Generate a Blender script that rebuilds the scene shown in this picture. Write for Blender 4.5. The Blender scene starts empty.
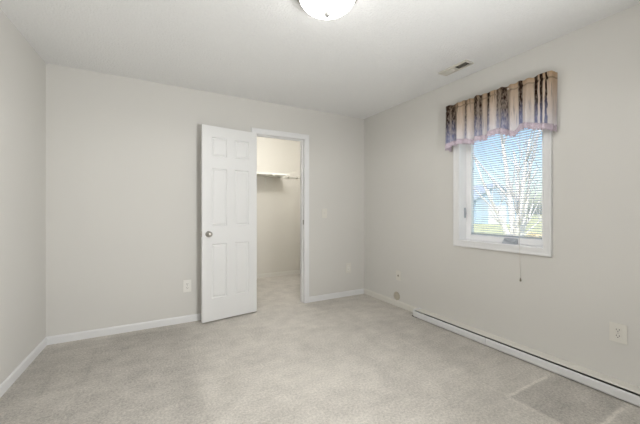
import bpy, bmesh, math, random
from mathutils import Vector, Matrix
R = math.radians
random.seed(7)
C = bpy.context.scene.collection

# ------------------------------------------------------------------ camera, sky, sun, exposure
H = 2.44
cd = bpy.data.cameras.new('camera'); cam = bpy.data.objects.new('camera', cd); C.objects.link(cam)
cd.sensor_fit = 'HORIZONTAL'; cd.sensor_width = 36.0
cd.lens = 310.0 / 640.0 * 36.0
cd.shift_y = -2.2 / 640.0
cd.clip_start = 0.02; cd.clip_end = 300
cam.location = (0, 0, 1.170); cam.rotation_euler = (R(90), 0, R(-29.0))
sc = bpy.context.scene
sc.camera = cam
vs = sc.view_settings
sc.display_settings.display_device = 'sRGB'
vs.view_transform = 'Standard'; vs.look = 'None'; vs.gamma = 1.0; vs.use_curve_mapping = False
vs.exposure = 0.0

W = bpy.data.worlds.new('sky'); sc.world = W; W.use_nodes = True
wn = W.node_tree.nodes; wl = W.node_tree.links; wn.clear()
sky = wn.new('ShaderNodeTexSky'); sky.sky_type = 'NISHITA'; sky.sun_disc = False
sky.sun_elevation = R(38); sky.sun_rotation = R(250); sky.air_density = 1.0; sky.dust_density = 2.0; sky.ozone_density = 1.0
bg = wn.new('ShaderNodeBackground'); bg.inputs['Strength'].default_value = 0.27
wo = wn.new('ShaderNodeOutputWorld')
wl.new(sky.outputs['Color'], bg.inputs['Color']); wl.new(bg.outputs['Background'], wo.inputs['Surface'])

sd = bpy.data.lights.new('sun', 'SUN'); so = bpy.data.objects.new('sun', sd); C.objects.link(so)
sd.energy = 4.0; sd.angle = R(0.6); sd.color = (1.0, 0.95, 0.88)
so.rotation_euler = Vector((0.62, 0.34, -0.70)).to_track_quat('-Z', 'Y').to_euler()
so.location = (-6, -4, 9)
ad = bpy.data.lights.new('added_room_fill', 'AREA'); ao = bpy.data.objects.new('added_room_fill', ad); C.objects.link(ao)
ad.shape = 'RECTANGLE'; ad.size = 0.7; ad.size_y = 0.5; ad.energy = 66.0; ad.color = (0.98, 0.99, 1.0)
ao.location = (1.25, -0.26, 1.08); ao.rotation_euler = Vector((-0.82, 0.63, 0.52)).to_track_quat('-Z', 'Y').to_euler()     # added fill light behind the viewer, no such source in the room
LAMP = 8.0           # radiance of the lit glass dome
BULB = 23.0          # watts thrown out under the bowl
CLOSET = 21.5         # watts of the closet bulb

# ------------------------------------------------------------------ materials
def lin(c):
    return tuple((v/255/12.92 if v/255 <= 0.04045 else ((v/255+0.055)/1.055)**2.4) for v in c) + (1.0,)

def mat(name, rgb, rough=0.6, metal=0.0, var=0.0, vscale=6.0, bump=0.0, bscale=200.0, spec=0.4):
    m = bpy.data.materials.new(name); m.use_nodes = True
    n = m.node_tree.nodes; l = m.node_tree.links
    b = n['Principled BSDF']
    b.inputs['Base Color'].default_value = lin(rgb)
    b.inputs['Roughness'].default_value = rough; b.inputs['Metallic'].default_value = metal
    b.inputs['Specular IOR Level'].default_value = spec
    tc = n.new('ShaderNodeTexCoord')
    nz = n.new('ShaderNodeTexNoise'); nz.inputs['Scale'].default_value = vscale; nz.inputs['Detail'].default_value = 4
    l.new(tc.outputs['Object'], nz.inputs['Vector'])
    mx = n.new('ShaderNodeMix'); mx.data_type = 'RGBA'
    c = lin(rgb)
    mx.inputs['A'].default_value = tuple(v*(1-var) for v in c[:3]) + (1,)
    mx.inputs['B'].default_value = tuple(min(1, v*(1+var)) for v in c[:3]) + (1,)
    l.new(nz.outputs['Fac'], mx.inputs['Factor']); l.new(mx.outputs['Result'], b.inputs['Base Color'])
    if bump > 0:
        n2 = n.new('ShaderNodeTexNoise'); n2.inputs['Scale'].default_value = bscale; n2.inputs['Detail'].default_value = 3
        l.new(tc.outputs['Object'], n2.inputs['Vector'])
        bp = n.new('ShaderNodeBump'); bp.inputs['Strength'].default_value = bump; bp.inputs['Distance'].default_value = 0.01
        l.new(n2.outputs['Fac'], bp.inputs['Height']); l.new(bp.outputs['Normal'], b.inputs['Normal'])
    return m

M = {}
M['wall'] = mat('wall_paint', (217, 215, 210), 0.75, var=0.012, vscale=1.5, bump=0.02, bscale=160, spec=0.2)
M['closet_wall'] = mat('closet_wall_paint', (224, 220, 211), 0.75, var=0.012, vscale=1.5, spec=0.2)
M['ceiling'] = mat('stippled_ceiling', (236, 236, 235), 0.9, var=0.035, vscale=70, bump=0.6, bscale=75, spec=0.1)
M['trim'] = mat('white_trim_paint', (230, 230, 230), 0.4, var=0.01)
M['trim_cream'] = mat('cream_trim_paint', (226, 223, 215), 0.45, var=0.01)
M['door'] = mat('white_door_paint', (230, 230, 229), 0.42, var=0.01)
M['nickel'] = mat('satin_nickel', (176, 172, 166), 0.3, metal=1.0, var=0.04)
M['nickel_matte'] = mat('matte_nickel', (196, 195, 192), 0.55, metal=0.6, var=0.03)
M['hinge'] = mat('hinge_metal', (190, 180, 160), 0.4, metal=1.0, var=0.04)
M['dark'] = mat('painted_shade', (38, 35, 32), 0.9, var=0.05, spec=0.1)
M['duct'] = mat('duct_shade_grey', (96, 90, 80), 0.9, var=0.08, spec=0.1)
M['plate'] = mat('almond_plastic', (224, 221, 213), 0.4, var=0.01)
M['plate_white'] = mat('white_plastic', (236, 234, 228), 0.4, var=0.01)
M['plate_grey'] = mat('grey_beige_plastic', (190, 183, 167), 0.5, var=0.03)
M['slot'] = mat('socket_slot', (52, 48, 44), 0.6, var=0.02)
M['heater'] = mat('heater_enamel', (228, 228, 228), 0.38, var=0.012, vscale=9)
M['fins'] = mat('heater_fins', (120, 116, 110), 0.45, metal=0.8, var=0.1)
M['vinyl'] = mat('white_vinyl', (250, 250, 251), 0.35, var=0.008)
M['blind'] = mat('blind_aluminium', (226, 232, 238), 0.4, var=0.01)
def slat_mat():
    m = bpy.data.materials.new('blind_slat'); m.use_nodes = True
    n = m.node_tree.nodes; l = m.node_tree.links; b = n['Principled BSDF']
    b.inputs['Base Color'].default_value = lin((244, 246, 248)); b.inputs['Roughness'].default_value = 0.4
    t = n.new('ShaderNodeBsdfTranslucent'); t.inputs['Color'].default_value = lin((240, 244, 248))
    mx = n.new('ShaderNodeMixShader'); mx.inputs['Fac'].default_value = 0.45
    l.new(b.outputs[0], mx.inputs[1]); l.new(t.outputs[0], mx.inputs[2]); l.new(mx.outputs[0], n['Material Output'].inputs['Surface'])
    return m
M['slat'] = slat_mat()
M['rail_grey'] = mat('blind_rail_grey', (188, 193, 200), 0.4, var=0.02)
M['cord'] = mat('white_cord', (214, 210, 202), 0.7, var=0.02)
M['tassel'] = mat('cord_tassel_plastic', (158, 150, 136), 0.5, var=0.04)
M['vent'] = mat('vent_enamel', (208, 204, 194), 0.45, var=0.01)
M['wire'] = mat('white_wire_coating', (232, 230, 222), 0.4, var=0.01)
M['siding'] = mat('blue_grey_siding', (172, 192, 212), 0.7, var=0.05)
M['roof'] = mat('roof_shingle', (176, 188, 206), 0.85, var=0.12, vscale=3)
M['garage'] = mat('garage_white', (226, 228, 232), 0.6, var=0.02)
M['house_glass'] = mat('far_window_glass', (88, 100, 118), 0.15, var=0.05)
M['bark'] = mat('pale_bark', (232, 228, 224), 0.85, var=0.12, vscale=8, bump=0.3, bscale=30)
M['twig'] = mat('pale_twigs', (222, 218, 220), 0.85, var=0.12, vscale=5)
M['shrub'] = mat('dry_shrub', (220, 206, 172), 0.9, var=0.15, vscale=5)

def lawn_mat():
    m = mat('winter_lawn', (206, 206, 168), 0.95, var=0.14, vscale=0.35, bump=0.4, bscale=20, spec=0.05); return m
M['lawn'] = lawn_mat()

def glow_mat():
    m = bpy.data.materials.new('lit_opal_glass'); m.use_nodes = True
    b = m.node_tree.nodes['Principled BSDF']
    b.inputs['Base Color'].default_value = (0.9, 0.9, 0.88, 1); b.inputs['Roughness'].default_value = 0.35
    b.inputs['Emission Color'].default_value = (1.0, 0.99, 0.975, 1); b.inputs['Emission Strength'].default_value = LAMP
    return m
M['glow'] = glow_mat()

def glass_mat():
    m = bpy.data.materials.new('window_glass'); m.use_nodes = True
    n = m.node_tree.nodes; l = m.node_tree.links; n.clear()
    t = n.new('ShaderNodeBsdfTransparent'); t.inputs['Color'].default_value = (0.97, 0.985, 0.985, 1)
    g = n.new('ShaderNodeBsdfGlossy'); g.inputs['Roughness'].default_value = 0.03
    mx = n.new('ShaderNodeMixShader'); mx.inputs['Fac'].default_value = 0.05
    o = n.new('ShaderNodeOutputMaterial')
    l.new(t.outputs[0], mx.inputs[1]); l.new(g.outputs[0], mx.inputs[2]); l.new(mx.outputs[0], o.inputs['Surface'])
    return m
M['glass'] = glass_mat()

def carpet_mat():
    m = bpy.data.materials.new('cut_pile_carpet'); m.use_nodes = True
    n = m.node_tree.nodes; l = m.node_tree.links
    b = n['Principled BSDF']; b.inputs['Roughness'].default_value = 0.95; b.inputs['Specular IOR Level'].default_value = 0.08
    tc = n.new('ShaderNodeTexCoord'); sp = n.new('ShaderNodeSeparateXYZ'); l.new(tc.outputs['Object'], sp.inputs[0])
    wv = n.new('ShaderNodeTexNoise'); wv.inputs['Scale'].default_value = 9; wv.inputs['Detail'].default_value = 3
    l.new(tc.outputs['Object'], wv.inputs['Vector'])
    def math_(op, a, c, clamp=False):
        k = n.new('ShaderNodeMath'); k.operation = op; k.use_clamp = clamp
        for i, v in ((0, a), (1, c)):
            if isinstance(v, (int, float)): k.inputs[i].default_value = v
            else: l.new(v, k.inputs[i])
        return k.outputs[0]
    def wob(sock, amp):
        return math_('ADD', sock, math_('MULTIPLY', math_('SUBTRACT', wv.outputs['Fac'], 0.5), amp))
    X = wob(sp.outputs['X'], 0.03); Y = wob(sp.outputs['Y'], 0.03)
    def step(s, a, soft, up=True):
        k = n.new('ShaderNodeMapRange'); k.interpolation_type = 'SMOOTHSTEP'
        k.inputs['From Min'].default_value = a - soft; k.inputs['From Max'].default_value = a + soft
        k.inputs['To Min'].default_value = 0 if up else 1; k.inputs['To Max'].default_value = 1 if up else 0
        l.new(s, k.inputs['Value']); return k.outputs['Result']
    def box(x0, x1, y0, y1, soft):
        a = math_('MULTIPLY', step(X, x0, soft), step(X, x1, soft, False))
        c = math_('MULTIPLY', step(Y, y0, soft), step(Y, y1, soft, False))
        return math_('MULTIPLY', a, c)
    def tex(scale, detail, vec=None, dist=0.0):
        k = n.new('ShaderNodeTexNoise'); k.inputs['Scale'].default_value = scale; k.inputs['Detail'].default_value = detail
        k.inputs['Distortion'].default_value = dist
        l.new(vec if vec else tc.outputs['Object'], k.inputs['Vector']); return k.outputs['Fac']
    mp = n.new('ShaderNodeMapping'); mp.inputs['Rotation'].default_value = (0, 0, R(20)); mp.inputs['Scale'].default_value = (1.0, 5.0, 1)
    l.new(tc.outputs['Object'], mp.inputs['Vector'])
    big = tex(1.6, 4, None, 0.6); mid = tex(7, 5); pile = tex(70, 4); fine = tex(220, 2); streak = tex(3.2, 3, mp.outputs[0])
    v = math_('ADD', 1.0, math_('MULTIPLY', math_('SUBTRACT', big, 0.5), 0.34))
    v = math_('ADD', v, math_('MULTIPLY', math_('SUBTRACT', mid, 0.5), 0.4))
    v = math_('ADD', v, math_('MULTIPLY', math_('SUBTRACT', pile, 0.5), 0.8))
    v = math_('ADD', v, math_('MULTIPLY', math_('SUBTRACT', fine, 0.5), 0.7))
    v = math_('ADD', v, math_('MULTIPLY', math_('SUBTRACT', streak, 0.5), 0.2))
    # nap brushed another way where furniture stood, the pale dents it left, and broad darker and paler areas
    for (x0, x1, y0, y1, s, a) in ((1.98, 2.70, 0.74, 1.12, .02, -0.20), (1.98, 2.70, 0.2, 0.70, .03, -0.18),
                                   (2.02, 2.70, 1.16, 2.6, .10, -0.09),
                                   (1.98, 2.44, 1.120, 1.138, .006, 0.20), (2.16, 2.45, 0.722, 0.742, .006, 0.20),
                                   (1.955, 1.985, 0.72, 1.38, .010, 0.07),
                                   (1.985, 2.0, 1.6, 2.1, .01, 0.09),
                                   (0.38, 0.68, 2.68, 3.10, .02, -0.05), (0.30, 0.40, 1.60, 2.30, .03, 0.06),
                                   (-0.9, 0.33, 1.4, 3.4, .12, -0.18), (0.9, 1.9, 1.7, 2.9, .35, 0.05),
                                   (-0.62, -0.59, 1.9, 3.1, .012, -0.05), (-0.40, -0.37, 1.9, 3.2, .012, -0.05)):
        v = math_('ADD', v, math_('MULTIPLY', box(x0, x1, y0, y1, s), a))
    col = n.new('ShaderNodeMix'); col.data_type = 'RGBA'
    col.inputs['A'].default_value = lin((207, 202, 194)); col.inputs['B'].default_value = lin((207, 202, 194))
    l.new(tex(2.1, 3), col.inputs['Factor'])
    mul = n.new('ShaderNodeVectorMath'); mul.operation = 'SCALE'
    l.new(col.outputs['Result'], mul.inputs[0]); l.new(v, mul.inputs['Scale'])
    l.new(mul.outputs[0], b.inputs['Base Color'])
    bp = n.new('ShaderNodeBump'); bp.inputs['Strength'].default_value = 0.5; bp.inputs['Distance'].default_value = 0.008
    l.new(math_('ADD', pile, fine), bp.inputs['Height']); l.new(bp.outputs['Normal'], b.inputs['Normal'])
    return m
M['carpet'] = carpet_mat()

VY0, VY1, VZ1 = 2.06, 1.152, 2.18        # valance: left end, right end, top
def valance_mat():
    m = bpy.data.materials.new('striped_valance_fabric'); m.use_nodes = True
    n = m.node_tree.nodes; l = m.node_tree.links
    b = n['Principled BSDF']; b.inputs['Roughness'].default_value = 0.8; b.inputs['Specular IOR Level'].default_value = 0.15
    uv = n.new('ShaderNodeUVMap'); uv.uv_map = 'cloth'
    sp = n.new('ShaderNodeSeparateXYZ'); l.new(uv.outputs[0], sp.inputs[0])
    def noise(sx, sy, detail, scale=1.0):
        mp = n.new('ShaderNodeMapping'); mp.inputs['Scale'].default_value = (sx, sy, 1); l.new(uv.outputs[0], mp.inputs['Vector'])
        k = n.new('ShaderNodeTexNoise'); k.inputs['Scale'].default_value = scale; k.inputs['Detail'].default_value = detail
        l.new(mp.outputs[0], k.inputs['Vector']); return k.outputs['Fac']
    def math_(op, a, c, clamp=False):
        k = n.new('ShaderNodeMath'); k.operation = op; k.use_clamp = clamp
        for i, v in ((0, a), (1, c)):
            if isinstance(v, (int, float)): k.inputs[i].default_value = v
            else: l.new(v, k.inputs[i])
        return k.outputs[0]
    u = math_('ADD', sp.outputs['X'], math_('MULTIPLY', math_('SUBTRACT', noise(30, 5, 2), 0.5), 0.012))
    ramp = n.new('ShaderNodeValToRGB'); cr = ramp.color_ramp
    # (y across the wall, dark amount)
    st = [(2.054, .75), (2.03, .9), (2.01, .45), (1.99, .8), (1.965, .7), (1.95, .2), (1.925, .0), (1.856, .05), (1.846, .65), (1.836, .65), (1.826, .05),
          (1.768, .1), (1.755, .75), (1.735, .85), (1.722, .35), (1.708, .8), (1.692, .6), (1.682, .05), (1.64, .1), (1.628, .9), (1.614, .8), (1.604, .05), (1.565, .1),
          (1.55, .75), (1.53, .3), (1.505, .75), (1.475, .65), (1.46, .05), (1.384, .05), (1.378, .95), (1.356, .9), (1.348, .05)]
    els = cr.elements
    while len(els) > 1: els.remove(els[-1])
    pts = [((VY0 - y)/(VY0 - VY1), d) for y, d in st]
    els[0].position = pts[0][0]; els[0].color = (pts[0][1],)*3 + (1,)
    for p, d in pts[1:]:
        e = els.new(min(1, p)); e.color = (d, d, d, 1)
    l.new(u, ramp.inputs['Fac'])
    # the last two stripes by the right end
    def band(a, c):
        return math_('MULTIPLY', math_('GREATER_THAN', u, (VY0 - a)/(VY0 - VY1)), math_('LESS_THAN', u, (VY0 - c)/(VY0 - VY1)))
    d = math_('MULTIPLY', ramp.outputs['Color'], math_('LESS_THAN', u, (VY0 - 1.206)/(VY0 - VY1)))
    d = math_('ADD', d, math_('MULTIPLY', math_('ADD', band(1.268, 1.244), band(1.232, 1.206)), 0.95))
    d = math_('ADD', d, math_('MULTIPLY', band(1.188, 1.178), 0.95))
    d = math_('MULTIPLY', d, math_('SUBTRACT', math_('MULTIPLY', noise(120, 10, 4), 2.8), 0.35), True)
    d = math_('MULTIPLY', d, math_('ADD', 0.75, math_('MULTIPLY', sp.outputs['Y'], 0.4)), True)
    h = math_('ADD', sp.outputs['Y'], math_('MULTIPLY', math_('SUBTRACT', noise(14, 3, 2), 0.5), 0.35), True)   # 0 hem .. 1 top
    st2 = n.new('ShaderNodeMapRange'); st2.inputs['From Min'].default_value = 0.56; st2.inputs['From Max'].default_value = 0.70
    l.new(noise(85, 1.6, 3), st2.inputs['Value'])
    seam = math_('MULTIPLY', math_('GREATER_THAN', sp.outputs['Y'], 0.875), math_('LESS_THAN', sp.outputs['Y'], 0.905))
    d = math_('MAXIMUM', d, math_('MULTIPLY', st2.outputs['Result'], math_('ADD', 0.30, math_('MULTIPLY', sp.outputs['Y'], 0.45))))  # thin brown streaks, fold shade put into the cloth colour
    d = math_('MAXIMUM', d, math_('MULTIPLY', seam, 0.35))
    light = n.new('ShaderNodeMix'); light.data_type = 'RGBA'
    light.inputs['A'].default_value = lin((250, 246, 247)); light.inputs['B'].default_value = lin((212, 186, 154)); l.new(h, light.inputs['Factor'])  # cream to tan pattern; hem also painted paler as if daylit from behind
    dark = n.new('ShaderNodeMix'); dark.data_type = 'RGBA'
    dark.inputs['A'].default_value = lin((104, 116, 168)); dark.inputs['B'].default_value = lin((58, 40, 32))
    l.new(math_('MULTIPLY', math_('SUBTRACT', h, 0.12), 2.2, True), dark.inputs['Factor'])
    mx = n.new('ShaderNodeMix'); mx.data_type = 'RGBA'
    l.new(d, mx.inputs['Factor']); l.new(light.outputs['Result'], mx.inputs['A']); l.new(dark.outputs['Result'], mx.inputs['B'])
    l.new(mx.outputs['Result'], b.inputs['Base Color'])
    # thin weave, some daylight comes through
    tr = n.new('ShaderNodeBsdfTranslucent'); l.new(mx.outputs['Result'], tr.inputs['Color'])
    ms = n.new('ShaderNodeMixShader'); ms.inputs['Fac'].default_value = 0.45
    l.new(b.outputs[0], ms.inputs[1]); l.new(tr.outputs[0], ms.inputs[2]); l.new(ms.outputs[0], n['Material Output'].inputs['Surface'])
    return m
M['valance'] = valance_mat()
M['fringe'] = mat('lavender_pink_fringe', (226, 197, 213), 0.85, var=0.6, vscale=160, bump=0.6, bscale=300, spec=0.1)

# ------------------------------------------------------------------ mesh helpers
def add_box(bm, x0, x1, y0, y1, z0, z1, bev=0.0, mtx=None):
    vs_ = bmesh.ops.create_cube(bm, size=1.0)['verts']
    for v in vs_:
        v.co = Vector(((x0+x1)/2 + v.co.x*(x1-x0), (y0+y1)/2 + v.co.y*(y1-y0), (z0+z1)/2 + v.co.z*(z1-z0)))
    if bev > 0:
        es = list({e for v in vs_ for e in v.link_edges})
        r = bmesh.ops.bevel(bm, geom=es, offset=bev, segments=2, affect='EDGES', profile=0.7)
        vs_ = list({v for f in r['faces'] for v in f.verts} | {v for v in vs_ if v.is_valid})
    if mtx:
        for v in vs_: v.co = mtx @ v.co
    return bm

def box_bm(*a, **k):
    return add_box(bmesh.new(), *a, **k)

def add_tube(bm, pts, r, seg=8, cap=True):
    """round tube along a list of points; r is a number or a list of radii"""
    rs = r if isinstance(r, (list, tuple)) else [r]*len(pts)
    pts = [Vector(p) for p in pts]; rings = []
    up = None
    for i, p in enumerate(pts):
        d = (pts[min(i+1, len(pts)-1)] - pts[max(i-1, 0)]).normalized()
        if up is None:
            up = d.orthogonal().normalized()
        else:
            up = (up - d*up.dot(d)); up = up.normalized() if up.length > 1e-6 else d.orthogonal().normalized()
        s = d.cross(up)
        rings.append([bm.verts.new(p + (up*math.cos(2*math.pi*k/seg) + s*math.sin(2*math.pi*k/seg))*rs[i]) for k in range(seg)])
    for a, b in zip(rings, rings[1:]):
        for k in range(seg):
            f = bm.faces.new((a[k], a[(k+1) % seg], b[(k+1) % seg], b[k])); f.smooth = True
    if cap:
        bm.faces.new(rings[0][::-1]); bm.faces.new(rings[-1])
    return bm

def add_lathe(bm, prof, seg=48, mtx=None):
    """revolve (radius, z) points about z"""
    rings = []
    for (r, z) in prof:
        if r < 1e-5:
            rings.append([bm.verts.new((0, 0, z))])
        else:
            rings.append([bm.verts.new((r*math.cos(2*math.pi*k/seg), r*math.sin(2*math.pi*k/seg), z)) for k in range(seg)])
    for a, b in zip(rings, rings[1:]):
        for k in range(seg):
            k2 = (k+1) % seg
            if len(a) == 1 and len(b) == 1: continue
            if len(a) == 1: f = bm.faces.new((a[0], b[k2], b[k]))
            elif len(b) == 1: f = bm.faces.new((a[k], a[k2], b[0]))
            else: f = bm.faces.new((a[k], a[k2], b[k2], b[k]))
            f.smooth = True
    if mtx:
        for rg in rings:
            for v in rg: v.co = mtx @ v.co
    return bm

def add_prism(bm, prof, a0, a1, axis='y'):
    """extrude a closed 2-D outline; axis y: outline is (x, z); axis x: outline is (y, z)"""
    def pt(p, a): return (p[0], a, p[1]) if axis == 'y' else (a, p[0], p[1])
    A = [bm.verts.new(pt(p, a0)) for p in prof]; B = [bm.verts.new(pt(p, a1)) for p in prof]
    n = len(prof)
    for i in range(n): bm.faces.new((A[i], A[(i+1) % n], B[(i+1) % n], B[i]))
    bm.faces.new(A[::-1]); bm.faces.new(B)
    return bm

def obj(name, bm, m, parent=None, world=True):
    """link the bmesh as ONE object; coordinates are the place's own unless world=False (then the parent's)"""
    bmesh.ops.recalc_face_normals(bm, faces=bm.faces)
    me = bpy.data.meshes.new(name)
    off = Vector((0, 0, 0))
    if parent is not None and world:
        p = parent
        while p is not None: off += p.location; p = p.parent
        bmesh.ops.translate(bm, verts=bm.verts, vec=-off)
    bm.to_mesh(me); bm.free()
    me.materials.append(m)
    o = bpy.data.objects.new(name, me); C.objects.link(o)
    if parent is not None: o.parent = parent
    return o

def tag(o, label=None, cat=None, group=None, kind=None):
    if label: o['label'] = label
    if cat: o['category'] = cat
    if group: o['group'] = group
    if kind: o['kind'] = kind
    return o

def thing(name, label, cat, loc=(0, 0, 0), rotz=0.0, group=None, kind=None):
    o = bpy.data.objects.new(name, None); C.objects.link(o)
    o.empty_display_size = 0.05
    o.location = loc; o.rotation_euler = (0, 0, rotz)
    return tag(o, label, cat, group, kind)

# ------------------------------------------------------------------ room shell
XR = 2.646; YB = 3.497; YF = -0.40; WT = 0.115; WX = 0.17
YC = 5.15; CX0, CX1 = 0.62, 2.62        # closet
DX0, DX1, DZ = 1.095, 1.713, 2.052      # doorway
WY0, WY1, WZ0, WZ1 = 1.243, 1.978, 0.875, 2.10   # window opening
LX = lambda y: -0.776 - (YB - y)*0.0472    # left wall runs very slightly out of square

bm = bmesh.new()
add_box(bm, -1.2, XR + WX, YF - 0.12, YC + 0.12, -0.08, 0.0)
tag(obj('floor', bm, M['carpet']), 'pale grey beige cut pile carpet with vacuum marks and dents', 'floor', kind='structure')
bm = bmesh.new()
add_box(bm, -1.2, XR + WX, YF - 0.12, YC + 0.12, H, H + 0.1)
tag(obj('ceiling', bm, M['ceiling']), 'white stippled ceiling with a round light and a vent', 'ceiling', kind='structure')

bm = bmesh.new()
add_box(bm, -1.1, DX0, YB, YB + WT, 0, H); add_box(bm, DX1, XR + WX, YB, YB + WT, 0, H); add_box(bm, DX0, DX1, YB, YB + WT, DZ, H)
tag(obj('wall_back', bm, M['wall']), 'greige painted wall with the closet doorway', 'wall', kind='structure')
bm = bmesh.new()
add_box(bm, XR, XR + WX, YF - 0.12, WY0, 0, H); add_box(bm, XR, XR + WX, WY1, YB, 0, H)
add_box(bm, XR, XR + WX, WY0, WY1, 0, WZ0); add_box(bm, XR, XR + WX, WY0, WY1, WZ1, H)
tag(obj('wall_right', bm, M['wall']), 'greige painted wall with the window and the long heater', 'wall', kind='structure')
bm = bmesh.new()
ya, yb = YF - 0.12, YB
v = [(LX(ya), ya), (LX(yb), yb), (LX(yb) - 0.12, yb), (LX(ya) - 0.12, ya)]
A = [bm.verts.new((x, y, 0)) for x, y in v]; B = [bm.verts.new((x, y, H)) for x, y in v]
for i in range(4): bm.faces.new((A[i], A[(i+1) % 4], B[(i+1) % 4], B[i]))
bm.faces.new(A[::-1]); bm.faces.new(B)
tag(obj('wall_left', bm, M['wall']), 'bare greige painted wall at the left of the room', 'wall', kind='structure')
tag(obj('wall_front', box_bm(-1.1, XR, YF - 0.12, YF, 0, H), M['wall']), 'greige painted wall behind the viewer', 'wall', kind='structure')
# closet
bm = bmesh.new(); add_box(bm, CX0 - 0.1, XR + WX, YC, YC + 0.1, 0, H)
tag(obj('wall_closet_back', bm, M['closet_wall']), 'cream wall at the back of the closet', 'wall', kind='structure')
tag(obj('wall_closet_left', box_bm(CX0 - 0.1, CX0, YB + WT, YC, 0, H), M['closet_wall']), 'cream wall at the left of the closet', 'wall', kind='structure')
tag(obj('wall_closet_right', box_bm(CX1, XR + WX, YB + WT, YC, 0, H), M['closet_wall']), 'cream wall at the right of the closet', 'wall', kind='structure')

# baseboards: a flat board with an eased top
def bb_prof(d, h=0.070):
    return [(0, 0), (d*0.012, 0), (d*0.012, h - 0.014), (d*0.009, h - 0.006), (d*0.005, h), (0, h)]
bm = bmesh.new(); add_prism(bm, [(YB + a, z) for a, z in bb_prof(-1)], -0.776, 1.033, 'x')
add_prism(bm, [(YB + a, z) for a, z in bb_prof(-1)], 1.775, XR - 0.012, 'x')
tag(obj('baseboard_back', bm, M['trim']), 'white baseboard along the back wall on both sides of the doorway', 'baseboard', kind='structure')
bm = bmesh.new(); add_prism(bm, [(XR + a, z) for a, z in bb_prof(-1)], 2.485, YB, 'y')
tag(obj('baseboard_right', bm, M['trim_cream']), 'short cream baseboard between the corner and the heater', 'baseboard', kind='structure')
bm = bmesh.new(); add_prism(bm, [(a, z) for a, z in bb_prof(1)], ya, yb, 'y')
for vv in bm.verts: vv.co.x += LX(vv.co.y)
tag(obj('baseboard_left', bm, M['trim']), 'white baseboard along the bare left wall', 'baseboard', kind='structure')
bm = bmesh.new(); add_prism(bm, [(YC + a, z) for a, z in bb_prof(-1)], CX0, CX1, 'x')
tag(obj('baseboard_closet', bm, M['trim_cream']), 'cream baseboard inside the closet', 'baseboard', kind='structure')

# door casing and jambs
cs = thing('trim_1', 'white casing around the closet doorway', 'door frame', (DX1, YB, 0), kind='structure')
def casing_prof():   # (outward distance from the opening, thickness)
    return [(0, 0), (0, 0.009), (0.010, 0.012), (0.030, 0.013), (0.052, 0.017), (0.060, 0.017), (0.062, 0.013), (0.062, 0)]
bm = bmesh.new()
def vert_casing(bm, x, s, z1):
    pr = casing_prof(); lo, hi = [], []
    for d, t in pr:
        lo.append(bm.verts.new((x + s*d, YB - t, 0))); hi.append(bm.verts.new((x + s*d, YB - t, z1 + d)))
    for i in range(len(pr)-1): bm.faces.new((lo[i], lo[i+1], hi[i+1], hi[i]))
    return hi
la = vert_casing(bm, DX0, -1, DZ); rb = vert_casing(bm, DX1, 1, DZ)
for i in range(len(la)-1): bm.faces.new((la[i], la[i+1], rb[i+1], rb[i]))
obj('casing', bm, M['trim'], cs)
bm = bmesh.new()
add_box(bm, DX0 - 0.018, DX0 + 0.002, YB - 0.001, YB + WT + 0.002, 0, DZ); add_box(bm, DX1 - 0.002, DX1 + 0.018, YB - 0.001, YB + WT + 0.002, 0, DZ)
add_box(bm, DX0, DX1, YB - 0.001, YB + WT + 0.002, DZ - 0.002, DZ + 0.018)
# door stop
add_box(bm, DX1 - 0.013, DX1, YB + 0.040, YB + 0.075, 0, DZ); add_box(bm, DX0, DX0 + 0.013, YB + 0.040, YB + 0.075, 0, DZ)
add_box(bm, DX0, DX1, YB + 0.040, YB + 0.075, DZ - 0.013, DZ)
jb = obj('jamb', bm, M['trim'], cs)
bm = bmesh.new(); add_box(bm, DX1 - 0.0045, DX1 - 0.002, YB + 0.006, YB + 0.034, 0.985, 1.042)
tag(obj('strike_plate', bm, M['nickel'], cs), 'metal strike plate')

# ------------------------------------------------------------------ door, swung open against the wall
DW, DT, DH = 0.610, 0.035, 2.030
ang = R(180 + 9.1)      # door leaf points from the hinge to the left and a little to the viewer
dr = thing('door_1', 'white six-panel door standing open against the back wall', 'door', (1.084, 3.444, 0.014), kind='structure')
dr.rotation_euler = (0, 0, ang)
# local: x from the hinge along the leaf, +y is the face towards the viewer (0), thickness behind to -DT
def door_leaf():
    bm = bmesh.new()
    xs = [0, 0.098, 0.262, 0.348, 0.512, DW]
    zs = [0, 0.232, 0.800, 0.985, 1.590, 1.715, 1.915, DH]
    pan = []
    for side in (0, 1):
        y = 0 if side == 0 else -DT
        g = [[bm.verts.new((x, y, z)) for z in zs] for x in xs]
        for i in range(len(xs)-1):
            for j in range(len(zs)-1):
                q = (g[i][j], g[i+1][j], g[i+1][j+1], g[i][j+1])
                f = bm.faces.new(q[::-1] if side == 0 else q)
                if i in (1, 3) and j in (1, 3, 5): pan.append(f)
        if side == 0: g0 = g
        else: g1 = g
    def strip(a, b):
        for i in range(len(a)-1): bm.faces.new((a[i], a[i+1], b[i+1], b[i]))
    strip(g0[0], g1[0]); strip(g0[-1], g1[-1])
    strip([c[0] for c in g0], [c[0] for c in g1]); strip([c[-1] for c in g0], [c[-1] for c in g1])
    bmesh.ops.recalc_face_normals(bm, faces=bm.faces)
    bmesh.ops.inset_individual(bm, faces=pan, thickness=0.009, depth=-0.010)
    bmesh.ops.inset_individual(bm, faces=pan, thickness=0.007, depth=-0.001)
    bmesh.ops.inset_individual(bm, faces=pan, thickness=0.024, depth=0.008)
    return bm
obj('door_panel', door_leaf(), M['door'], dr, world=False)
knob_prof = [(0, -0.002), (0.031, -0.002), (0.032, 0.002), (0.028, 0.006), (0.013, 0.009), (0.011, 0.026), (0.014, 0.030), (0.024, 0.036), (0.0265, 0.046), (0.023, 0.056), (0.014, 0.062), (0, 0.0635)]
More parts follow.
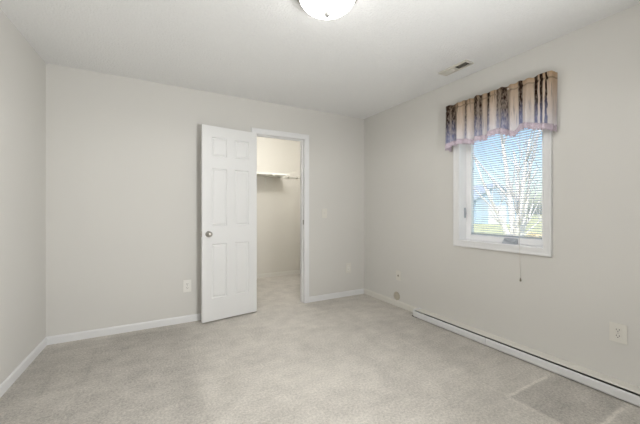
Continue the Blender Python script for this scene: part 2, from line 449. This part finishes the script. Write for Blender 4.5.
for s in (0, 1):
    mt = Matrix.Translation((DW - 0.064, 0 if s == 0 else -DT, 0.905)) @ Matrix.Rotation(R(-90 if s == 0 else 90), 4, 'X')
    k = obj('door_knob', add_lathe(bmesh.new(), knob_prof, 32, mt), M['nickel'], dr, world=False)
    k['label'] = 'satin nickel door knob'
bm = box_bm(DW - 0.001, DW + 0.0015, -DT + 0.005, -0.005, 0.876, 0.934)
add_box(bm, DW, DW + 0.009, -DT + 0.012, -0.012, 0.896, 0.914, 0.002)
tag(obj('latch', bm, M['nickel'], dr, world=False), 'metal latch plate')
for z in (0.19, 1.02, 1.80):
    bm = bmesh.new(); add_tube(bm, [(-0.006, -DT - 0.004, z), (-0.006, -DT - 0.004, z + 0.09)], 0.006, 10)
    add_box(bm, -0.002, 0.0, -DT, -0.006, z, z + 0.09)
    tag(obj('hinge', bm, M['hinge'], dr, world=False), 'metal butt hinge')

# ------------------------------------------------------------------ window
wd = thing('window_1', 'white framed casement window in the right wall', 'window', (XR, (WY0 + WY1)/2, WZ0), kind='structure')
def rect_frame(bm, x0, x1, y0, y1, z0, z1, w, wb=None, bev=0.0):
    wb = wb or w
    add_box(bm, x0, x1, y0, y0 + w, z0, z1, bev); add_box(bm, x0, x1, y1 - w, y1, z0, z1, bev)
    add_box(bm, x0, x1, y0 + w, y1 - w, z0, z0 + wb, bev); add_box(bm, x0, x1, y0 + w, y1 - w, z1 - w, z1, bev)
def casing_ring(bm, ox, y0, y1, z0, z1, pr):
    cor = [(y0, z0, -1, -1), (y1, z0, 1, -1), (y1, z1, 1, 1), (y0, z1, -1, 1)]
    rows = [[bm.verts.new((ox - t, y + sy*d, z + sz*d)) for d, t in pr] for y, z, sy, sz in cor]
    for k in range(4):
        a, b = rows[k], rows[(k+1) % 4]
        for i in range(len(pr)-1): bm.faces.new((a[i], a[i+1], b[i+1], b[i]))
bm = bmesh.new(); casing_ring(bm, XR, WY0, WY1, WZ0, WZ1, [(0, 0), (0, 0.010), (0.008, 0.013), (0.034, 0.014), (0.048, 0.019), (0.056, 0.019), (0.058, 0.014), (0.058, 0)])
obj('window_casing', bm, M['trim'], wd)
bm = bmesh.new(); rect_frame(bm, XR - 0.002, XR + 0.13, WY0 - 0.004, WY1 + 0.004, WZ0 - 0.004, WZ1 + 0.004, 0.008)
obj('window_frame', bm, M['vinyl'], wd)
SX0, SX1 = XR + 0.092, XR + 0.138
SY0, SY1, SZ0, SZ1 = WY0 + 0.005, WY1 - 0.005, WZ0 + 0.005, WZ1 - 0.005
bm = bmesh.new(); rect_frame(bm, SX0, SX1, SY0, SY1, SZ0, SZ1, 0.052, 0.050, 0.004)
sash = obj('sash', bm, M['vinyl'], wd)
bm = box_bm(SX1 - 0.014, SX1 - 0.010, SY0 + 0.045, SY1 - 0.045, SZ0 + 0.045, SZ1 - 0.045)
obj('glass_pane', bm, M['glass'], wd)
# crank operator on the sill, lock lever on the far jamb
bm = bmesh.new(); yc = 1.535
add_prism(bm, [(SX0 - 0.004, WZ0 + 0.004), (SX0 - 0.052, WZ0 + 0.004), (SX0 - 0.050, WZ0 + 0.016), (SX0 - 0.018, WZ0 + 0.046), (SX0 - 0.004, WZ0 + 0.050)], yc - 0.052, yc + 0.052, 'y')
ck = obj('crank_operator', bm, M['rail_grey'], wd)
bm = bmesh.new(); add_tube(bm, [(SX0 - 0.030, yc + 0.035, WZ0 + 0.034), (SX0 - 0.050, yc + 0.030, WZ0 + 0.042), (SX0 - 0.056, yc - 0.02, WZ0 + 0.028), (SX0 - 0.056, yc - 0.05, WZ0 + 0.024)], [0.006, 0.0055, 0.005, 0.007], 10)
obj('crank_handle', bm, M['rail_grey'], ck)
bm = bmesh.new(); add_box(bm, SX0 - 0.030, SX0 - 0.010, WY1 - 0.012, WY1 - 0.004, 1.09, 1.19, 0.003)
add_tube(bm, [(SX0 - 0.020, WY1 - 0.010, 1.11), (SX0 - 0.030, WY1 - 0.022, 1.13), (SX0 - 0.032, WY1 - 0.022, 1.185)], [0.006, 0.006, 0.005], 8)
tag(obj('lock_lever', bm, M['rail_grey'], wd), 'grey lock lever')

# blind hung inside the sash
bl = thing('mini_blind', 'white horizontal mini blind lowered over the window glass', 'blind', (SX0 + 0.02, (SY0 + SY1)/2, SZ0 + 0.06))
by0, by1 = SY0 + 0.056, SY1 - 0.056
bx = SX0 + 0.012
bz0, bz1 = SZ0 + 0.062, SZ1 - 0.056
obj('headrail', box_bm(bx - 0.012, bx + 0.012, by0, by1, bz1 - 0.025, bz1, 0.002), M['blind'], bl)
bm = bmesh.new()
z = bz0 + 0.014
while z < bz1 - 0.03:
    t = R(-17); w = 0.0108; prof = []
    n_ = 4
    for i in range(n_ + 1):
        a = -1 + 2*i/n_
        prof.append((bx + a*w*math.cos(t), z + a*w*math.sin(t) + 0.0022*(1 - a*a)))
    top = [bm.verts.new((x, by0, zz)) for x, zz in prof]; bot = [bm.verts.new((x, by1, zz)) for x, zz in prof]
    for i in range(n_):
        f = bm.faces.new((top[i], top[i+1], bot[i+1], bot[i])); f.smooth = True
    z += 0.0205
sl = obj('slats', bm, M['slat'], bl)
tag(obj('bottom_rail', box_bm(bx - 0.011, bx + 0.011, by0, by1, bz0 - 0.008, bz0 + 0.006, 0.002), M['rail_grey'], bl), 'grey bottom rail')
bm = bmesh.new()
for y in (by0 + 0.11, by1 - 0.11):
    for dx in (-0.011, 0.011): add_tube(bm, [(bx + dx, y, bz0), (bx + dx, y, bz1)], 0.0007, 5)
obj('ladder_cord', bm, M['cord'], bl)
pc = thing('pull_cord', 'thin white pull cord with a small tassel hanging below the window', 'cord', (XR - 0.024, 1.409, 0.59))
bm = bmesh.new()
add_tube(bm, [(XR - 0.0245, 1.405, 2.06), (XR - 0.024, 1.407, 1.4), (XR - 0.024, 1.409, 0.86), (XR - 0.014, 1.409, 0.74), (XR - 0.010, 1.409, 0.618)], 0.0013, 6)
obj('cord', bm, M['cord'], pc)
bm = add_lathe(bmesh.new(), [(0, 0.026), (0.003, 0.026), (0.0045, 0.018), (0.0075, 0.002), (0.006, 0.0), (0, 0.0)], 16, Matrix.Translation((XR - 0.010, 1.409, 0.592)))
tag(obj('tassel', bm, M['tassel'], pc), 'grey brown plastic tassel')

# ------------------------------------------------------------------ valance
HEM = [(2.06, 1.783), (2.03, 1.800), (1.992, 1.814), (1.93, 1.820), (1.852, 1.812), (1.80, 1.797), (1.772, 1.791), (1.742, 1.806), (1.70, 1.812), (1.668, 1.806), (1.634, 1.814),
       (1.586, 1.835), (1.543, 1.837), (1.502, 1.826), (1.453, 1.801), (1.412, 1.783), (1.392, 1.812), (1.375, 1.828), (1.353, 1.833), (1.317, 1.827), (1.26, 1.812), (1.213, 1.796), (1.152, 1.780)]
def hem(y):
    for (a, za), (b, zb) in zip(HEM, HEM[1:]):
        if a >= y >= b:
            t = (a - y)/(a - b); return za + (zb - za)*t
    return HEM[0][1] if y > 2 else HEM[-1][1]
XV = 2.556
def gather(y, k):
    """depth of the gathers: k is 0 at the top, 1 at the hem"""
    s = math.sin(y*61 + 0.8*math.sin(y*17)) * 0.6 + 0.4*math.sin(y*103 + 1.3)
    return s*(0.010 + 0.016*k) + 0.005*math.sin(y*23)*k
# path along the cloth: left return, front, right return -> (x, y, u)
path = []
for i in range(9): path.append((XR - 0.004 - (XR - 0.004 - XV)*i/9.0, VY0 + 0.004*math.sin(i), 0.0))
NF = 230
for i in range(NF + 1):
    y = VY0 + (VY1 - VY0)*i/NF
    path.append((None, y, i/NF))
for i in range(1, 10): path.append((XV + (XR - 0.004 - XV)*i/9.0, VY1 - 0.003*math.sin(i*1.7) , 1.0 + 0.1*i/9.0))
def cloth_row(bm, kz, fringe=False):
    row = []
    for (x, y, u) in path:
        zb = hem(y) + 0.010
        zt = VZ1 + 0.004*math.sin(y*88) + 0.003*math.sin(y*37 + 1)
        if fringe:
            z = zb + 0.006 - kz*0.050; k = 1.0
        else:
            z = zt + (zb - zt)*kz; k = kz
        xx = x if x is not None else XV + gather(y, k)
        if x is not None: yy = y + (0.004*math.sin(x*160)*k)
        else: yy = y
        pin = math.exp(-((z - (VZ1 - 0.040))/0.007)**2)*0.012
        if x is None: xx += pin - (0.005 if fringe else 0)
        row.append((bm.verts.new((xx, yy, z)), u, 1 - k))
    return row
def cloth(fringe, n_):
    bm = bmesh.new(); uvl = bm.loops.layers.uv.new('cloth')
    rows = [cloth_row(bm, j/n_, fringe) for j in range(n_ + 1)]
    for a, b in zip(rows, rows[1:]):
        for i in range(len(a)-1):
            q = (a[i], a[i+1], b[i+1], b[i])
            f = bm.faces.new([p[0] for p in q]); f.smooth = True
            for lp, p in zip(f.loops, q): lp[uvl].uv = (p[1], p[2])
    return bm
va = thing('window_valance', 'gathered valance in brown, cream and blue stripes over the window', 'valance', (XR, (VY0 + VY1)/2, 1.78))
fb = obj('fabric', cloth(False, 26), M['valance'], va)
md = fb.modifiers.new('thickness', 'SOLIDIFY'); md.thickness = 0.0016
# fringe: a braid and hanging threads along the hem
bm = cloth(True, 3)
fr = obj('fringe', bm, M['fringe'], va); md = fr.modifiers.new('thickness', 'SOLIDIFY'); md.thickness = 0.003
# ragged bottom edge of the threads
me = fr.data
rng = random.Random(3); npth = len(path)
for i in range(npth):
    me.vertices[3*npth + i].co.z += rng.uniform(-0.006, 0.010)
    me.vertices[3*npth + i].co.x += rng.uniform(-0.003, 0.003)
fr['label'] = 'lavender pink fringe along the hem'
bm = bmesh.new(); zc = VZ1 - 0.022
add_tube(bm, [(XR, VY0 - 0.008, zc), (XV + 0.022, VY0 - 0.008, zc), (XV + 0.016, VY0 - 0.014, zc), (XV + 0.016, VY1 + 0.014, zc), (XV + 0.022, VY1 + 0.008, zc), (XR, VY1 + 0.008, zc)], 0.006, 8)
obj('curtain_rod', bm, M['vinyl'], va)

# ------------------------------------------------------------------ ceiling light and vent
LCX, LCY = 0.905, 1.545
cl = thing('ceiling_light', 'round flush ceiling light with glowing white glass bowl', 'ceiling light', (LCX, LCY, H))
T = Matrix.Translation((LCX, LCY, 0))
obj('metal_base', add_lathe(bmesh.new(), [(0, H), (0.188, H), (0.192, H - 0.008), (0.190, H - 0.022), (0.180, H - 0.032), (0.168, H - 0.034), (0.166, H - 0.02), (0, H - 0.02)], 64, T), M['nickel'], cl)
dome = [(0.166 * math.cos(a), H - 0.030 - 0.100*math.sin(a)) for a in [R(90)*i/14 for i in range(14)]] + [(0, H - 0.130)]
obj('glass_bowl', add_lathe(bmesh.new(), dome, 64, T), M['glow'], cl)
obj('finial', add_lathe(bmesh.new(), [(0, H - 0.127), (0.020, H - 0.128), (0.022, H - 0.133), (0.019, H - 0.138), (0.017, H - 0.146), (0.011, H - 0.153), (0, H - 0.156)], 24, T), M['nickel_matte'], cl)

bd_ = bpy.data.lights.new('ceiling_light_bulb', 'SPOT'); bd_.energy = BULB; bd_.color = (1.0, 0.99, 0.975); bd_.shadow_soft_size = 0.05; bd_.spot_size = R(176); bd_.spot_blend = 0.25
bo = bpy.data.objects.new('ceiling_light_bulb', bd_); C.objects.link(bo); bo.parent = cl; bo.location = (0, 0, -0.165)

vx0, vx1, vy0, vy1 = 2.348, 2.452, 1.692, 1.978
ve = thing('ceiling_vent', 'cream metal air vent with two banks of louvres', 'vent', ((vx0 + vx1)/2, (vy0 + vy1)/2, H))
bm = bmesh.new(); w = 0.015
def z_frame(bm, x0, x1, y0, y1, w, z0, z1):
    add_box(bm, x0, x0 + w, y0, y1, z0, z1, 0.002); add_box(bm, x1 - w, x1, y0, y1, z0, z1, 0.002)
    add_box(bm, x0 + w, x1 - w, y0, y0 + w, z0, z1, 0.002); add_box(bm, x0 + w, x1 - w, y1 - w, y1, z0, z1, 0.002)
z_frame(bm, vx0, vx1, vy0, vy1, w, H - 0.014, H)
ym = (vy0 + vy1)/2
add_box(bm, vx0 + w, vx1 - w, ym - 0.005, ym + 0.005, H - 0.013, H)
obj('vent_frame', bm, M['vent'], ve)
obj('dark_backing', box_bm(vx0 + w, vx1 - w, vy0 + w, vy1 - w, H - 0.0015, H - 0.0002), M['duct'], ve)  # dark plate in place of the shaded hollow of the duct
for a0, a1, s in ((vy0 + w, ym - 0.005, 1), (ym + 0.005, vy1 - w, -1)):
    bm = bmesh.new(); n_ = 8
    for i in range(n_):
        y = a0 + (i + 0.5)*(a1 - a0)/n_
        mt = Matrix.Translation((0, y, H - 0.0075)) @ Matrix.Rotation(R(40*s), 4, 'X')
        add_box(bm, vx0 + w - 0.001, vx1 - w + 0.001, -0.0075, 0.0075, -0.0005, 0.0005, 0, mt)
    obj('louvre_bank', bm, M['vent'], ve)

# ------------------------------------------------------------------ wall plates
def plate_local(kind, name, label, cat, loc, rotz, m, w, h, group=None):
    """plate faces local -y; the thing's origin is the middle of the plate on the wall"""
    t = thing(name, label, cat, loc, rotz, group)
    bm = box_bm(-w/2, w/2, -0.006, 0.0, -h/2, h/2, 0.003)
    obj('cover_plate', bm, m, t, world=False)
    if kind == 'duplex':
        for s in (1, -1):
            bm = bmesh.new(); pts = []
            for i in range(24):
                a = 2*math.pi*i/24; pts.append((0.0172*math.cos(a), max(-0.0135, min(0.0135, 0.0172*math.sin(a))) + s*0.0195))
            A = [bm.verts.new((x, -0.0050, z)) for x, z in pts]; B = [bm.verts.new((x, -0.0078, z)) for x, z in pts]
            for i in range(24): bm.faces.new((A[i], A[(i+1) % 24], B[(i+1) % 24], B[i]))
            bm.faces.new(B)
            rc = obj('receptacle', bm, m, t, world=False)
            bm = bmesh.new(); zc_ = s*0.0195
            add_box(bm, -0.0085, -0.0058, -0.0084, -0.0070, zc_ - 0.002, zc_ + 0.0075); add_box(bm, 0.0058, 0.0085, -0.0084, -0.0070, zc_ - 0.001, zc_ + 0.0075)
            add_tube(bm, [(0, -0.0070, zc_ - 0.0075), (0, -0.0084, zc_ - 0.0075)], 0.0028, 10)
            tag(obj('socket_slots', bm, M['slot'], rc, world=False), 'dark socket slots')
        obj('screw', add_lathe(bmesh.new(), [(0.003, 0.0), (0.003, 0.0012), (0, 0.0016)], 12, Matrix.Translation((0, -0.006, 0)) @ Matrix.Rotation(R(90), 4, 'X')), M['nickel'], t, world=False)
    if kind == 'switch':
        bm = bmesh.new(); add_box(bm, -0.006, 0.006, -0.0075, -0.005, -0.013, 0.013, 0.001)
        obj('switch_bezel', bm, m, t, world=False)
        bm = bmesh.new(); add_box(bm, -0.0042, 0.0042, -0.016, -0.004, -0.004, 0.004, 0.001, Matrix.Translation((0, 0, 0.003)) @ Matrix.Rotation(R(-25), 4, 'X'))
        obj('toggle', bm, m, t, world=False)
    if kind == 'decora':
        obj('receptacle', box_bm(-0.0168, 0.0168, -0.0085, -0.005, -0.034, 0.034, 0.0012), M['plate_white'], t, world=False)
        for s in (1, -1):
            bm = bmesh.new()
            add_box(bm, -0.0085, -0.0058, -0.0090, -0.0080, s*0.018 - 0.002, s*0.018 + 0.0075); add_box(bm, 0.0058, 0.0085, -0.0090, -0.0080, s*0.018 - 0.001, s*0.018 + 0.0075)
            obj('socket_slots', bm, M['slot'], t, world=False)
    if kind == 'jack':
        obj('jack_socket', box_bm(-0.010, 0.010, -0.0085, -0.005, -0.014, 0.012, 0.001), M['plate_grey'], t, world=False)
        obj('socket_slots', box_bm(-0.006, 0.006, -0.0092, -0.008, -0.008, 0.008), M['slot'], t, world=False)
    return t
RX = R(-90)    # on the right wall: local -y faces -x
plate_local('duplex', 'wall_outlet', 'almond double socket on the right wall above the heater, nearest the viewer', 'outlet', (XR, 0.814, 0.378), RX, M['plate'], 0.086, 0.122)
plate_local('jack', 'cable_jack', 'small almond wall jack above the round plate near the corner', 'wall jack', (XR, 2.815, 0.376), RX, M['plate'], 0.078, 0.118)
plate_local('duplex', 'wall_outlet', 'white socket low on the back wall left of the open door', 'outlet', (0.356, YB, 0.377), 0, M['plate_white'], 0.078, 0.126)
plate_local('decora', 'wall_outlet', 'almond socket low on the back wall beside the room corner', 'outlet', (2.377, YB, 0.380), 0, M['plate'], 0.082, 0.130)
plate_local('switch', 'light_switch', 'almond toggle light switch right of the doorway', 'light switch', (2.002, YB, 1.124), 0, M['plate'], 0.074, 0.120)
rp = thing('round_wall_plate', 'round grey beige blank plate resting on the right baseboard', 'wall plate', (XR, 2.843, 0.124))
mt = Matrix.Translation((XR, 2.843, 0.124)) @ Matrix.Rotation(R(-90), 4, 'Y')
obj('cover_plate', add_lathe(bmesh.new(), [(0.050, 0), (0.050, 0.008), (0.046, 0.013), (0.030, 0.014), (0.028, 0.012), (0, 0.012)], 40, mt), M['plate_grey'], rp)
for s in (-1, 1): obj('screw', add_lathe(bmesh.new(), [(0.004, 0.011), (0.004, 0.0145), (0, 0.015)], 12, mt @ Matrix.Translation((0, s*0.018, 0))), M['nickel'], rp)

# ------------------------------------------------------------------ long low heater on the right wall
HY0, HY1 = YF + 0.02, 2.485
ht = thing('baseboard_heater', 'long low white baseboard heater along the right wall', 'heater', (XR, HY1, 0))
bm = bmesh.new()
add_prism(bm, [(XR, 0.012), (XR - 0.004, 0.012), (XR - 0.004, 0.067), (XR - 0.082, 0.0715), (XR - 0.086, 0.0695), (XR - 0.0885, 0.0725), (XR - 0.084, 0.0762), (XR, 0.0770)], HY0, HY1 - 0.028, 'y')
tag(obj('back_panel', bm, M['trim_cream'], ht), 'cream top and back panel')
JY = 1.642
def cover(y0, y1):
    bm = bmesh.new()
    o = [(-0.1000, 0.0635), (-0.1015, 0.0650), (-0.1070, 0.0645), (-0.1110, 0.0610), (-0.1125, 0.055), (-0.1125, 0.012), (-0.108, 0.006), (-0.106, 0.006), (-0.1105, 0.013), (-0.1105, 0.054), (-0.1090, 0.0595), (-0.1060, 0.0625)]
    return add_prism(bm, [(XR + a, z) for a, z in o], y0, y1, 'y')
obj('front_cover', cover(JY + 0.0015, HY1 - 0.028), M['heater'], ht)
obj('front_cover', cover(HY0, JY - 0.0015), M['heater'], ht)
bm = bmesh.new()
o = [(0, 0.006), (0, 0.0780), (-0.080, 0.0780), (-0.100, 0.0755), (-0.108, 0.0695), (-0.1135, 0.063), (-0.1145, 0.052), (-0.1145, 0.010), (-0.110, 0.005)]
add_prism(bm, [(XR + a, z) for a, z in o], HY1 - 0.030, HY1, 'y')
for vv in bm.verts:      # rounded front corner of the cap
    if vv.co.y > HY1 - 0.001 and vv.co.x < XR - 0.09: vv.co.x += 0.012
obj('end_cap', bm, M['heater'], ht)
bm = bmesh.new(); add_tube(bm, [(XR - 0.052, HY0, 0.034), (XR - 0.052, HY1 - 0.03, 0.034)], 0.010, 10)
y = HY0 + 0.01
while y < HY1 - 0.12:
    add_box(bm, XR - 0.082, XR - 0.02, y, y + 0.0008, 0.010, 0.058); y += 0.012
obj('fin_element', bm, M['fins'], ht)
bm = bmesh.new(); add_box(bm, XR - 0.105, XR - 0.02, HY1 - 0.06, HY1 + 0.014, 0.0005, 0.006)  # dark slab put in for the shadow at the end of the heater
tag(obj('end_cap_shade', bm, M['dark'], ht), 'dark slab standing in for the shade under the end cap')

# ------------------------------------------------------------------ closet shelf and closet bulb
sh = thing('closet_shelf', 'white closet shelf on a bracket high on the closet back wall', 'shelf', (1.5, YC, 1.745))
SHX = 2.045
bm = bmesh.new(); add_box(bm, CX0 + 0.005, SHX, YC - 0.42, YC - 0.001, 1.742, 1.758, 0.001); add_box(bm, CX0 + 0.005, SHX, YC - 0.424, YC - 0.412, 1.736, 1.768, 0.002)
obj('shelf_board', bm, M['wire'], sh)
for x in (1.16, 1.775):
    bm = bmesh.new(); add_box(bm, x - 0.008, x + 0.008, YC - 0.41, YC - 0.001, 1.728, 1.742); add_box(bm, x - 0.008, x + 0.008, YC - 0.012, YC - 0.001, 1.60, 1.742)
    add_box(bm, x - 0.006, x + 0.006, YC - 0.424, YC - 0.40, 1.715, 1.742)
    obj('bracket', bm, M['wire'], sh)
rl = thing('wall_rail', 'thin white rail with clips on the closet back wall beside the shelf', 'rail', (2.3, YC, 1.74))
obj('rail', add_tube(bmesh.new(), [(SHX + 0.01, YC - 0.03, 1.748), (CX1 - 0.001, YC - 0.03, 1.748)], 0.005, 8), M['wire'], rl)
for x in (2.20, 2.37, 2.54):
    obj('clip', box_bm(x - 0.008, x + 0.008, YC - 0.040, YC - 0.0005, 1.738, 1.757, 0.002), M['plate_grey'], rl)
ld = bpy.data.lights.new('closet_bulb', 'POINT'); ld.energy = CLOSET; ld.color = (1.0, 0.99, 0.965); ld.shadow_soft_size = 0.12
lo = bpy.data.objects.new('closet_bulb', ld); C.objects.link(lo); lo.location = (1.75, 3.95, 2.26)

# ------------------------------------------------------------------ outdoors
GZ = -0.48
bm = bmesh.new()
n_ = 24; g = []
for i in range(n_ + 1):
    rowv = []
    for j in range(n_ + 1):
        x = XR + WX + 0.02 + 110*(i/n_)**1.6; y = -45 + 110*j/n_
        rowv.append(bm.verts.new((x, y, GZ + 0.06*math.sin(x*0.35)*math.cos(y*0.3))))
    g.append(rowv)
for i in range(n_):
    for j in range(n_): bm.faces.new((g[i][j], g[i+1][j], g[i+1][j+1], g[i][j+1])).smooth = True
tag(obj('lawn', bm, M['lawn']), 'pale green winter lawn outside the window', 'lawn', kind='structure')

# neighbour's house, its gable end turned to the window
def house(loc, rotz, label):
    t = thing('neighbour_house', label, 'house', loc, rotz)
    # local: x to the right along the front, y into the house; a gabled garage with a long low wing at its left
    hw, hg, pk, Dp = 2.95, 2.35, 4.65, 8.0
    bm = bmesh.new(); add_prism(bm, [(-hg, 0), (hg, 0), (hg, hw), (0, pk), (-hg, hw)], 0, Dp, 'y'); obj('garage_walls', bm, M['siding'], t, world=False)
    obj('wing_walls', box_bm(-12, -hg, 0.8, Dp, 0, hw - .1), M['siding'], t, world=False)
    bm = bmesh.new(); e = 0.35; sl_ = (pk - hw)/hg
    add_prism(bm, [(-hg - e, hw - e*sl_), (0, pk), (hg + e, hw - e*sl_), (hg + e, hw - e*sl_ + .18), (0, pk + .18), (-hg - e, hw - e*sl_ + .18)], -0.3, Dp + .3, 'y')
    obj('garage_roof', bm, M['roof'], t, world=False)
    bm = bmesh.new(); add_prism(bm, [(0.4, hw - .2), (Dp/2 + .4, pk - .2), (Dp + .4, hw - .2)], -12.3, -1.2, 'x'); obj('wing_roof', bm, M['roof'], t, world=False)
    bm = bmesh.new(); add_box(bm, -0.9, 1.15, -0.06, 0.0, 0, 2.15)
    for k in range(1, 4): add_box(bm, -0.9, 1.15, -0.075, -0.06, k*0.54 - 0.02, k*0.54 + 0.02)
    tag(obj('garage_door', bm, M['garage'], t, world=False), 'white garage door')
    for x in (-4.2, -7.4):
        f = obj('house_window', box_bm(x - .6, x + .6, 0.74, 0.80, 0.95, 2.15), M['garage'], t, world=False)
        obj('pane', box_bm(x - .5, x + .5, 0.72, 0.74, 1.05, 2.05), M['house_glass'], f, world=False)
    return t
hdir = math.atan2(20.958 - 23.154, 36.447 - 32.485)
ux, uy = math.cos(hdir), math.sin(hdir)
house(Vector((35.35, 21.57, GZ)), hdir, 'blue grey gabled house with white garage door across the lawn')

# bare pale tree with several trunks
def tree(loc, label):
    t = thing('bare_tree', label, 'tree', loc)
    rng = random.Random(11)
    trunk = bmesh.new(); twigs = bmesh.new()
    side = Vector((0.485, -0.875, 0)).normalized(); fwd = Vector((0.875, 0.485, 0))
    side = Vector((0.875, -0.485, 0)); fwd = Vector((0.485, 0.875, 0))
    def grow(p, d, r, ln, depth):
        pts = [p]; rs = [r]; q = p.copy(); dd = d.copy(); n_ = 5
        for i in range(n_):
            dd = (dd + Vector((rng.uniform(-.13, .13), rng.uniform(-.13, .13), rng.uniform(-.02, .10)))).normalized()
            q = q + dd*ln/n_; pts.append(q.copy()); rs.append(r*(1 - 0.62*(i+1)/n_))
        add_tube(trunk if depth == 0 else twigs, pts, rs, 8 if depth == 0 else 5)
        if depth >= 3: return
        for k in range(5 if depth == 0 else 3):
            i = rng.randint(1, n_); a = rng.uniform(0, 2*math.pi)
            nd = (dd*0.9 + Vector((math.cos(a), math.sin(a), rng.uniform(0.1, 0.6)))*0.62).normalized()
            grow(pts[i], nd, rs[i]*0.62, ln*rng.uniform(0.42, 0.62), depth + 1)
    base = Vector((0, 0, 0))
    add_tube(trunk, [base + Vector((0, 0, -0.1)), base + Vector((0, 0, 0.35)), base + Vector((0.0, 0, 0.75))], [0.17, 0.13, 0.12], 10)
    for s, f, up, r, ln in ((0.02, 0.0, 1.0, 0.085, 3.6), (-0.33, 0.1, 1.0, 0.062, 2.6), (-0.16, -0.2, 1.0, 0.06, 2.8), (0.33, 0.1, 1.0, 0.06, 2.6), (0.16, 0.25, 1.0, 0.055, 3.0), (-0.6, 0.0, 0.9, 0.04, 1.8), (0.62, 0.1, 0.8, 0.04, 1.8)):
        d = (side*s + fwd*f + Vector((0, 0, up))).normalized()
        grow(base + Vector((0, 0, rng.uniform(0.35, 0.7))), d, r, ln, 0)
    for vv in trunk.verts: vv.co += Vector(loc)
    for vv in twigs.verts: vv.co += Vector(loc)
    obj('trunk', trunk, M['bark'], t); obj('twigs', twigs, M['twig'], t)
    return t
tree((8.28, 4.555, GZ), 'bare tree with pale forking trunks just outside the window')

def shrub(loc, r, label, seed):
    rng = random.Random(seed); t = thing('shrub', label, 'shrub', loc)
    bm = bmesh.new()
    for k in range(420):
        a = rng.uniform(0, 2*math.pi); e = rng.uniform(0, 1)**0.7*R(88)
        d = Vector((math.cos(a)*math.cos(e), math.sin(a)*math.cos(e), math.sin(e)))
        c = d*r*rng.uniform(0.45, 1.0); c.z = max(0.02, c.z*0.85)
        s = r*0.085; u = Vector((rng.uniform(-1, 1), rng.uniform(-1, 1), rng.uniform(-1, 1))).normalized(); w_ = u.orthogonal().normalized()
        q = [bm.verts.new(c + u*s), bm.verts.new(c + w_*s*.6), bm.verts.new(c - u*s), bm.verts.new(c - w_*s*.6)]
        bm.faces.new(q)
    for vv in bm.verts: vv.co += Vector(loc)
    obj('foliage', bm, M['shrub'], t)
    bm = bmesh.new()
    for k in range(9):
        a = 2*math.pi*k/9; add_tube(bm, [(loc[0], loc[1], loc[2]), (loc[0] + math.cos(a)*r*.4, loc[1] + math.sin(a)*r*.4, loc[2] + r*.5)], [0.02*r, 0.008*r], 5)
    obj('stems', bm, M['twig'], t)
shrub((15.2, 7.55, GZ), 0.75, 'straw coloured shrub on the lawn right of the bare tree', 5)
